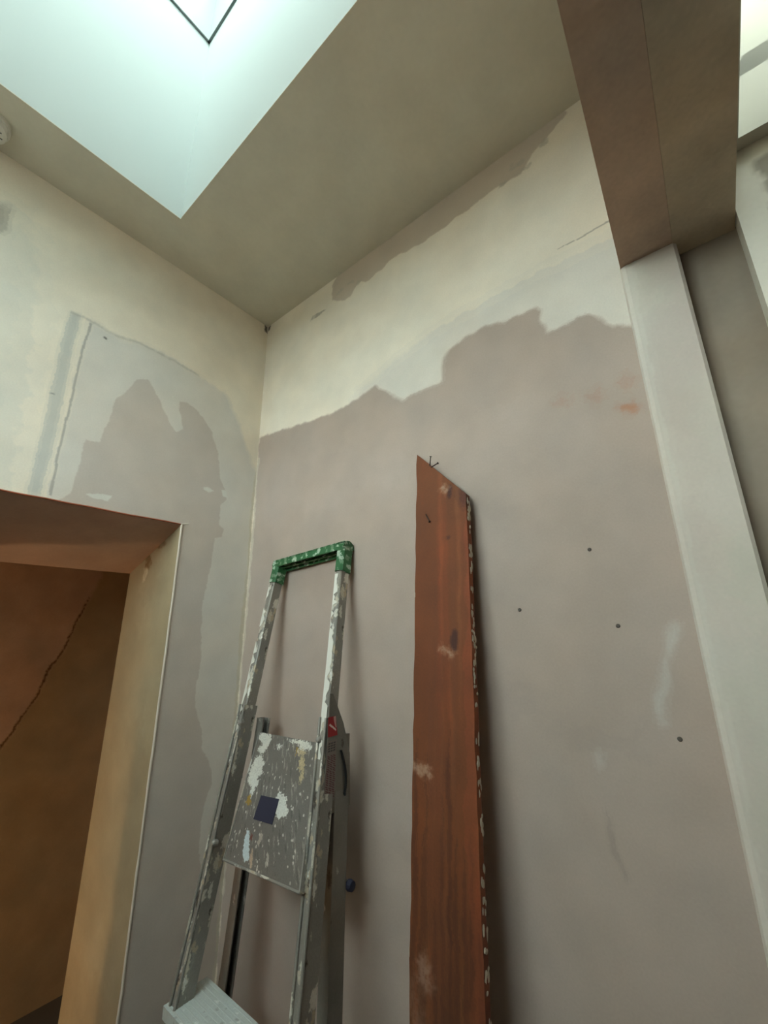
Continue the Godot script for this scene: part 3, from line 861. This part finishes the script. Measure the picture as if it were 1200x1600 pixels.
# ---------------------------------------------------------------- the plank
func build_plank() -> void:
	var k := 0.085
	var at := Vector3(1.015, 0, 0.03 + k * 2.05)
	var root := base("plank", at)
	tag(root, "reddish brown wooden plank with a slanted top leaning against the back wall", "plank")
	# outline in (u, v): u across, v up; the face leans back by k and drifts a little sideways
	var left := []
	var right := []
	var n := 60
	for i in n + 1:
		var t := float(i) / n
		var vl := t * 2.044
		var vr := t * 1.872
		left.append(Vector2(-0.083 - 0.006 * t + 0.0022 * fine.get_noise_1d(vl * 38.0) + 0.003 * noise.get_noise_1d(vl * 9.0), vl))
		right.append(Vector2(0.098 - 0.018 * t + 0.0018 * fine.get_noise_1d(vr * 38.0 + 50.0) + 0.0022 * noise.get_noise_1d(vr * 9.0 + 20.0), vr))
	var thick := 0.022
	var nrm := Vector3(0, k, 1).normalized()
	var p3 := func(q: Vector2) -> Vector3: return Vector3(q.x, q.y, -k * q.y)
	var uv := func(q: Vector2) -> Vector2: return Vector2((q.x + 0.09) / 0.2, 1.0 - q.y / 2.1)
	var st := st_new()
	var back := -nrm * thick
	for i in n:
		var a: Vector2 = left[i]
		var b: Vector2 = left[i + 1]
		var c: Vector2 = right[i + 1]
		var d: Vector2 = right[i]
		var A: Vector3 = p3.call(a)
		var B: Vector3 = p3.call(b)
		var Cc: Vector3 = p3.call(c)
		var D: Vector3 = p3.call(d)
		quad(st, A, B, Cc, D, uv.call(a), uv.call(b), uv.call(c), uv.call(d))
		quad(st, D + back, Cc + back, B + back, A + back, uv.call(d), uv.call(c), uv.call(b), uv.call(a))
		quad(st, A + back, B + back, B, A, uv.call(a), uv.call(b), uv.call(b), uv.call(a))
		quad(st, D, Cc, Cc + back, D + back, uv.call(d), uv.call(c), uv.call(c), uv.call(d))
	var tl: Vector3 = p3.call(left[n])
	var tr: Vector3 = p3.call(right[n])
	quad(st, tl, tl + back, tr + back, tr, uv.call(left[n]), uv.call(left[n]), uv.call(right[n]), uv.call(right[n]))
	var bl: Vector3 = p3.call(left[0])
	var br: Vector3 = p3.call(right[0])
	quad(st, bl, br, br + back, bl + back)
	commit("board", st, M.plank_wood, root)
	# crumbs of old plaster along both edges
	st = st_new()
	for i in 300:
		var v := rng.randf_range(0.05, 1.86)
		var e: Vector2 = right[int(v / 1.872 * n)]
		if noise.get_noise_1d(v * 14.0) < -0.12:
			continue
		var q: Vector3 = p3.call(Vector2(e.x + 0.0005, v)) + back * rng.randf_range(0.25, 1.0)
		blob(st, q, Vector3(rng.randf_range(0.0006, 0.0022), rng.randf_range(0.003, 0.011), rng.randf_range(0.002, 0.005)))
	for i in 46:
		var v := rng.randf_range(0.05, 2.0)
		var e: Vector2 = left[int(v / 2.044 * n)]
		if noise.get_noise_1d(v * 9.0 + 77.0) < 0.1:
			continue
		var q: Vector3 = p3.call(Vector2(e.x, v)) + back * rng.randf_range(0.05, 0.7)
		blob(st, q, Vector3(rng.randf_range(0.001, 0.003), rng.randf_range(0.004, 0.014), rng.randf_range(0.002, 0.005)))
	tag(commit("plaster_crumbs", st, M.crumb, root, "stuff"), "pale plaster crumbs along the plank's edges")
	# nails
	for q in [[Vector2(-0.035, 1.985), Vector2(0.026, 0.004)], [Vector2(-0.053, 1.835), Vector2(0.016, -0.026)], [Vector2(-0.04, 1.99), Vector2(0.006, 0.028)]]:
		st = st_new()
		var a: Vector3 = p3.call(q[0]) + nrm * 0.001
		var b: Vector3 = p3.call(q[0] + q[1]) + nrm * 0.006
		var ax := (b - a).normalized()
		var u := ax.cross(nrm).normalized()
		extrude(st, round_prof(0.0017, 8), a, b, u, ax.cross(u))
		extrude(st, round_prof(0.0034, 8), b, b + ax * 0.002, u, ax.cross(u))
		commit("nail", st, M.nail, root)


# ---------------------------------------------------------------- the stepladder
func front(y: float) -> float:
	return 0.05 + 0.2 * (1.8 - y)


func left_x(y: float) -> float:
	return 0.266 + 0.002 * (1.7 - y)


func right_x(y: float) -> float:
	return 0.621 + 0.0965 * (1.68 - y)


func build_ladder() -> void:
	var o := Vector3(0.49, 0, 0.25)
	var root := base("stepladder", o)
	tag(root, "paint-splashed aluminium stepladder with green top rail in the corner", "ladder")
	var back := Vector3(0, -0.196, -0.98).normalized()
	var n := Vector3(0, 0.196, 0.98).normalized()
	var X := Vector3(1, 0, 0)
	var P := func(x: float, y: float, d := 0.0) -> Vector3: return Vector3(x, y, front(y)) - o + back * d
	# guard rail tubes, above the platform hinge
	for side in 2:
		var st := st_new()
		var xt := left_x(1.74) if side == 0 else right_x(1.74)
		var xb := left_x(1.16) if side == 0 else right_x(1.16)
		extrude(st, rect_prof(0.026, 0.042, 0.004), P.call(xb, 1.16, 0.024), P.call(xt, 1.745, 0.024), X, n)
		var rail := commit("guard_rail", st, M.splashed_aluminium, root)
		# crust of white paint down the front face
		st = st_new()
		var steps := 60
		for i in steps:
			var t0 := float(i) / steps
			var t1 := float(i + 1) / steps
			var w := []
			for t in [t0, t1]:
				var k := 0.35 + 1.3 * noise.get_noise_1d(t * 9.0 + side * 30.0) + 0.6 * fine.get_noise_1d(t * 46.0 + side * 9.0) + (0.35 if side == 1 else -0.1)
				var y := lerpf(1.17, 1.69, t)
				var xc := lerpf(xb, xt, (y - 1.16) / 0.585)
				w.append([P.call(xc - 0.0115, y, 0.002), P.call(xc - 0.0115 + 0.022 * clampf(k, 0.0, 1.0), y, 0.002), clampf(k, 0.0, 1.0)])
			if w[0][2] <= 0.0 and w[1][2] <= 0.0:
				continue
			var h := n * 0.0008
			quad(st, w[0][0] + h, w[1][0] + h, w[1][1] + h, w[0][1] + h)
			quad(st, w[0][1] + h, w[1][1] + h, w[1][1] - h, w[0][1] - h)
			quad(st, w[0][0] - h, w[1][0] - h, w[1][0] + h, w[0][0] + h)
		commit("paint_crust", st, M.crust, rail, "stuff")
	# green top rail: open channel with two lips, knees at the ends
	var st := st_new()
	var a: Vector3 = P.call(left_x(1.76) - 0.016, 1.764)
	var b: Vector3 = P.call(right_x(1.79) + 0.016, 1.792)
	var up := Vector3(-(b - a).y, (b - a).x, 0).normalized()
	up = (up - n * up.dot(n)).normalized()
	extrude(st, rect_prof(0.05, 0.012, 0.004), a + back * 0.025 + up * 0.008, b + back * 0.025 + up * 0.008, n, up)
	extrude(st, rect_prof(0.006, 0.03, 0.002), a + back * 0.003 - up * 0.002, b + back * 0.003 - up * 0.002, n, up)
	extrude(st, rect_prof(0.006, 0.034, 0.002), a + back * 0.047 - up * 0.006, b + back * 0.047 - up * 0.006, n, up)
	extrude(st, rect_prof(0.012, 0.008, 0.002), a + back * 0.03 - up * 0.012, b + back * 0.03 - up * 0.012, n, up)
	commit("top_rail", st, M.green_plastic, root)
	for side in 2:
		st = st_new()
		var x0 := left_x(1.7) if side == 0 else right_x(1.7)
		var yt := 1.755 if side == 0 else 1.785
		var yb := 1.69 if side == 0 else 1.70
		extrude(st, rect_prof(0.036, 0.054, 0.008), P.call(x0, yb, 0.025), P.call(x0 - (0.0 if side == 0 else 0.006), yt, 0.025), X, n)
		# rounded shoulder
		var c: Vector3 = P.call(x0 - (0.0 if side == 0 else 0.006), yt, 0.025)
		var pr := PackedVector2Array()
		for i in 9:
			var t := PI * i / 8.0
			pr.append(Vector2(cos(t) * 0.027, sin(t) * 0.026))
		extrude(st, pr, c - X * 0.018, c + X * 0.018, n, up)
		commit("rail_cap", st, M.green_plastic, root)
	# front stiles
	for side in 2:
		st = st_new()
		var fx := left_x if side == 0 else right_x
		var xt: float = fx.call(1.27)
		var xb: float = fx.call(0.02)
		extrude(st, rect_prof(0.03, 0.05, 0.003), P.call(xb, 0.02, 0.027), P.call(xt, 1.27, 0.027), X, n)
		var stile := commit("front_stile", st, M.splashed_aluminium, root)
		st = st_new()
		extrude(st, rect_prof(0.036, 0.058, 0.006), P.call(xb + 0.002, 0.0, 0.027), P.call(xb, 0.06, 0.027), X, n)
		commit("rubber_foot", st, M.black_rubber, stile)
		# rolled lips along the front edges
		st = st_new()
		extrude(st, round_prof(0.004, 8), P.call(xb - 0.012, 0.06, -0.001), P.call(xt - 0.012, 1.27, -0.001), X, n)
		extrude(st, round_prof(0.004, 8), P.call(xb + 0.012, 0.06, -0.001), P.call(xt + 0.012, 1.27, -0.001), X, n)
		commit("stile_lip", st, M.splashed_aluminium, stile)
	# rear legs, swung in close to the stiles, their feet near the wall
	for side in 2:
		st = st_new()
		var xt := left_x(1.2) + 0.024 if side == 0 else right_x(1.2) + 0.0
		var xb := left_x(0.0) - 0.012 if side == 0 else right_x(0.0) - 0.05
		var t := Vector3(xt, 1.22, 0.085) - o
		var d := Vector3(xb, 0.012, 0.185) - o
		var lp := channel_prof(0.034, 0.03 if side == 0 else 0.052, 0.004)
		if side == 1:
			t.z += 0.012
			d.z += 0.012
			for i in lp.size():
				lp[i].x = -lp[i].x
			lp.reverse()
		extrude(st, lp, d, t, X, Vector3(0, 0.08, 1).normalized())
		var leg := commit("rear_leg", st, M.dull_aluminium, root)
		st = st_new()
		extrude(st, rect_prof(0.04, 0.036, 0.005), d - Vector3(0, 0.012, 0), d + Vector3(0, 0.045, 0), X, Vector3(0, 0, 1))
		commit("rubber_foot", st, M.black_rubber, leg)
	# rear cross bar with dark end caps
	st = st_new()
	var ca := Vector3(left_x(0.85) - 0.02, 0.865, 0.1) - o
	var cb := Vector3(0.70, 0.865, 0.088) - o
	extrude(st, round_prof(0.009, 10), ca, cb, Vector3(0, 1, 0), Vector3(0, 0, 1))
	commit("cross_bar", st, M.dull_aluminium, root)
	for e in [[ca, -1.0], [cb, 1.0]]:
		st = st_new()
		var q: Vector3 = e[0]
		var prof := PackedVector2Array([Vector2(0.0, 0.0), Vector2(0.012, 0.0), Vector2(0.0135, 0.006), Vector2(0.0115, 0.016), Vector2(0.0, 0.018)])
		lathe(st, prof, q, X * float(e[1]), 14)
		commit("bar_cap", st, M.navy, root)
	# platform, folded up between the stiles
	var tl := Vector3(0.352, 1.193, 0.142) - o
	var tr := Vector3(0.628, 1.199, 0.142) - o
	var bl := Vector3(0.367, 0.887, 0.247) - o
	var br := Vector3(0.692, 0.907, 0.247) - o
	var pn := (tr - tl).cross(bl - tl).normalized() * -1.0
	if pn.z < 0.0:
		pn = -pn
	st = st_new()
	var thick := -pn * 0.004
	quad(st, bl, tl, tr, br, Vector2(0, 1), Vector2(0, 0), Vector2(1, 0), Vector2(1, 1))
	quad(st, br + thick, tr + thick, tl + thick, bl + thick)
	quad(st, tl, tl + thick, tr + thick, tr, Vector2(0, 0), Vector2(0, 0), Vector2(1, 0), Vector2(1, 0))
	quad(st, bl, br, br + thick, bl + thick, Vector2(0, 1), Vector2(1, 1), Vector2(1, 1), Vector2(0, 1))
	quad(st, tl, bl, bl + thick, tl + thick)
	quad(st, br, tr, tr + thick, br + thick)
	var plat := commit("platform", st, M.platform_paint, root)
	# its folded rims
	for e in [[tl, bl, 1.0], [tr, br, -1.0]]:
		st = st_new()
		var along: Vector3 = (e[1] - e[0]).normalized()
		var side: Vector3 = along.cross(pn).normalized()
		extrude(st, rect_prof(0.004, 0.024, 0.001), e[0] - pn * 0.009, e[1] - pn * 0.009, side, pn)
		commit("platform_rim", st, M.splashed_aluminium, plat)
	st = st_new()
	extrude(st, rect_prof(0.006, 0.02, 0.002), bl - pn * 0.006, br - pn * 0.006, (tl - bl).normalized(), pn)
	commit("platform_rim", st, M.splashed_aluminium, plat)
	# navy square on the platform
	st = st_new()
	var at := func(u: float, v: float, h: float) -> Vector3:
		return (bl.lerp(br, u)).lerp(tl.lerp(tr, u), v) + pn * h
	var s := [at.call(0.27, 0.33, 0.0012), at.call(0.30, 0.51, 0.0012), at.call(0.57, 0.52, 0.0012), at.call(0.545, 0.335, 0.0012)]
	quad(st, s[0], s[1], s[2], s[3])
	for i in 4:
		quad(st, s[i], s[(i + 1) % 4], s[(i + 1) % 4] - pn * 0.0012, s[i] - pn * 0.0012)
	commit("navy_patch", st, M.navy, plat)
	# rivets and pivots
	for q in [P.call(left_x(0.9) + 0.016, 0.9, -0.002), P.call(right_x(0.93) - 0.016, 0.93, -0.002), P.call(left_x(1.2) + 0.01, 1.215, -0.002), P.call(right_x(1.2) - 0.01, 1.215, -0.002)]:
		st = st_new()
		lathe(st, PackedVector2Array([Vector2(0.0, 0.007), Vector2(0.006, 0.0055), Vector2(0.009, 0.0), Vector2(0.009, -0.012)]), q, n, 12)
		commit("rivet", st, M.splashed_aluminium, root)
	# hinge plates on the outer faces
	for side in 2:
		st = st_new()
		var fx := left_x if side == 0 else right_x
		var sgn := -1.0 if side == 0 else 1.0
		var pr := PackedVector2Array([Vector2(0.185, 1.04), Vector2(0.075, 1.04), Vector2(0.078, 1.17), Vector2(0.105, 1.25), Vector2(0.150, 1.335), Vector2(0.162, 1.335), Vector2(0.166, 1.19)])
		if side == 0:
			pr = PackedVector2Array([Vector2(0.185, 1.04), Vector2(0.125, 1.04), Vector2(0.125, 1.2), Vector2(0.15, 1.23), Vector2(0.16, 1.23)])
		pr.reverse()
		var xo: float = fx.call(1.15) + sgn * 0.0165
		extrude(st, pr, Vector3(xo, 0, 0) - o, Vector3(xo + sgn * 0.003, 0, 0) - o, Vector3(0, 0, 1), Vector3(0, 1, 0))
		var plate := commit("hinge_plate", st, M.dull_aluminium, root)
		if side == 1:
			var xs := xo + 0.0038 - o.x
			st = st_new()
			sticker(st, xs, [Vector2(0.168, 1.225), Vector2(0.168, 1.275), Vector2(0.138, 1.275), Vector2(0.130, 1.225)], o)
			commit("red_sticker", st, M.red_sticker, plate)
			st = st_new()
			sticker(st, xs, [Vector2(0.178, 1.07), Vector2(0.168, 1.215), Vector2(0.132, 1.215), Vector2(0.138, 1.07)], o)
			commit("text_sticker", st, M.text_sticker, plate)
			# black strap hanging behind the stickers
			st = st_new()
			var last := Vector3.ZERO
			for i in 9:
				var t := i / 8.0
				var q := Vector3(xs + o.x + 0.003, lerpf(1.185, 1.075, t), 0.118 - 0.022 * sin(t * 2.2)) - o
				if i:
					extrude(st, round_prof(0.0032, 8), last, q, Vector3(1, 0, 0), Vector3(0, 0, 1))
				last = q
			blob(st, last, Vector3(0.004, 0.006, 0.004))
			commit("strap", st, M.black_rubber, plate)
	# treads
	for y in [0.55, 0.25]:
		st = st_new()
		var zf := front(y) + 0.012
		var zb := front(y) - 0.112
		var x0 := left_x(y) + 0.0
		var x1 := right_x(y) - 0.0
		x0 = left_x(y) - 0.026
		x1 = right_x(y) + 0.026
		var c := [Vector3(x0, y, zf) - o, Vector3(x1, y, zf) - o, Vector3(x1, y, zb) - o, Vector3(x0, y, zb) - o]
		quad(st, c[3], c[2], c[1], c[0], Vector2(0, 0), Vector2(1, 0), Vector2(1, 1), Vector2(0, 1))
		var down := Vector3(0, -0.028, 0)
		for i in 4:
			var p: Vector3 = c[i]
			var q: Vector3 = c[(i + 1) % 4]
			quad(st, p, q, q + down, p + down, Vector2(0, 0.9), Vector2(1, 0.9), Vector2(1, 1), Vector2(0, 1))
		quad(st, c[0] + down, c[1] + down, c[2] + down, c[3] + down)
		# ribs
		for i in 9:
			var zz := lerpf(zf - 0.008, zb + 0.008, i / 8.0)
			extrude(st, rect_prof(0.004, 0.0014, 0.0005), Vector3(x0 + 0.004, y, zz) - o, Vector3(x1 - 0.004, y, zz) - o, Vector3(0, 0, 1), Vector3(0, 1, 0))
		commit("tread", st, M.tread_top, root)


func sticker(st: SurfaceTool, x: float, zy: Array, o: Vector3) -> void:
	# corners: bottom front, top front, top rear, bottom rear; seen from +x
	var v := []
	for p in zy:
		v.append(Vector3(x, p.y - o.y, p.x - o.z))
	quad(st, v[0], v[1], v[2], v[3], Vector2(0, 1), Vector2(0, 0), Vector2(1, 0), Vector2(1, 1))


# ---------------------------------------------------------------- small things
func build_small_things() -> void:
	var root := base("smoke_alarm", Vector3(0.085, CEIL, 1.112))
	tag(root, "round white smoke alarm on the ceiling beside the light well", "smoke alarm")
	var st := st_new()
	lathe(st, PackedVector2Array([Vector2(0.056, 0.0), Vector2(0.056, 0.012), Vector2(0.052, 0.014)]), Vector3.ZERO, Vector3.DOWN, 32)
	commit("base_plate", st, M.white_plastic, root)
	st = st_new()
	lathe(st, PackedVector2Array([Vector2(0.052, 0.012), Vector2(0.05, 0.03), Vector2(0.042, 0.036), Vector2(0.03, 0.037), Vector2(0.028, 0.032), Vector2(0.0, 0.032)]), Vector3.ZERO, Vector3.DOWN, 32)
	commit("cover", st, M.white_plastic, root)
	st = st_new()
	for i in 12:
		var a := TAU * i / 12.0
		var d := Vector3(cos(a), 0, sin(a))
		extrude(st, rect_prof(0.004, 0.003, 0.0008), d * 0.033 + Vector3(0, -0.0365, 0), d * 0.041 + Vector3(0, -0.0365, 0), Vector3.UP, d.cross(Vector3.UP))
	commit("vent_slots", st, M.grille, root)
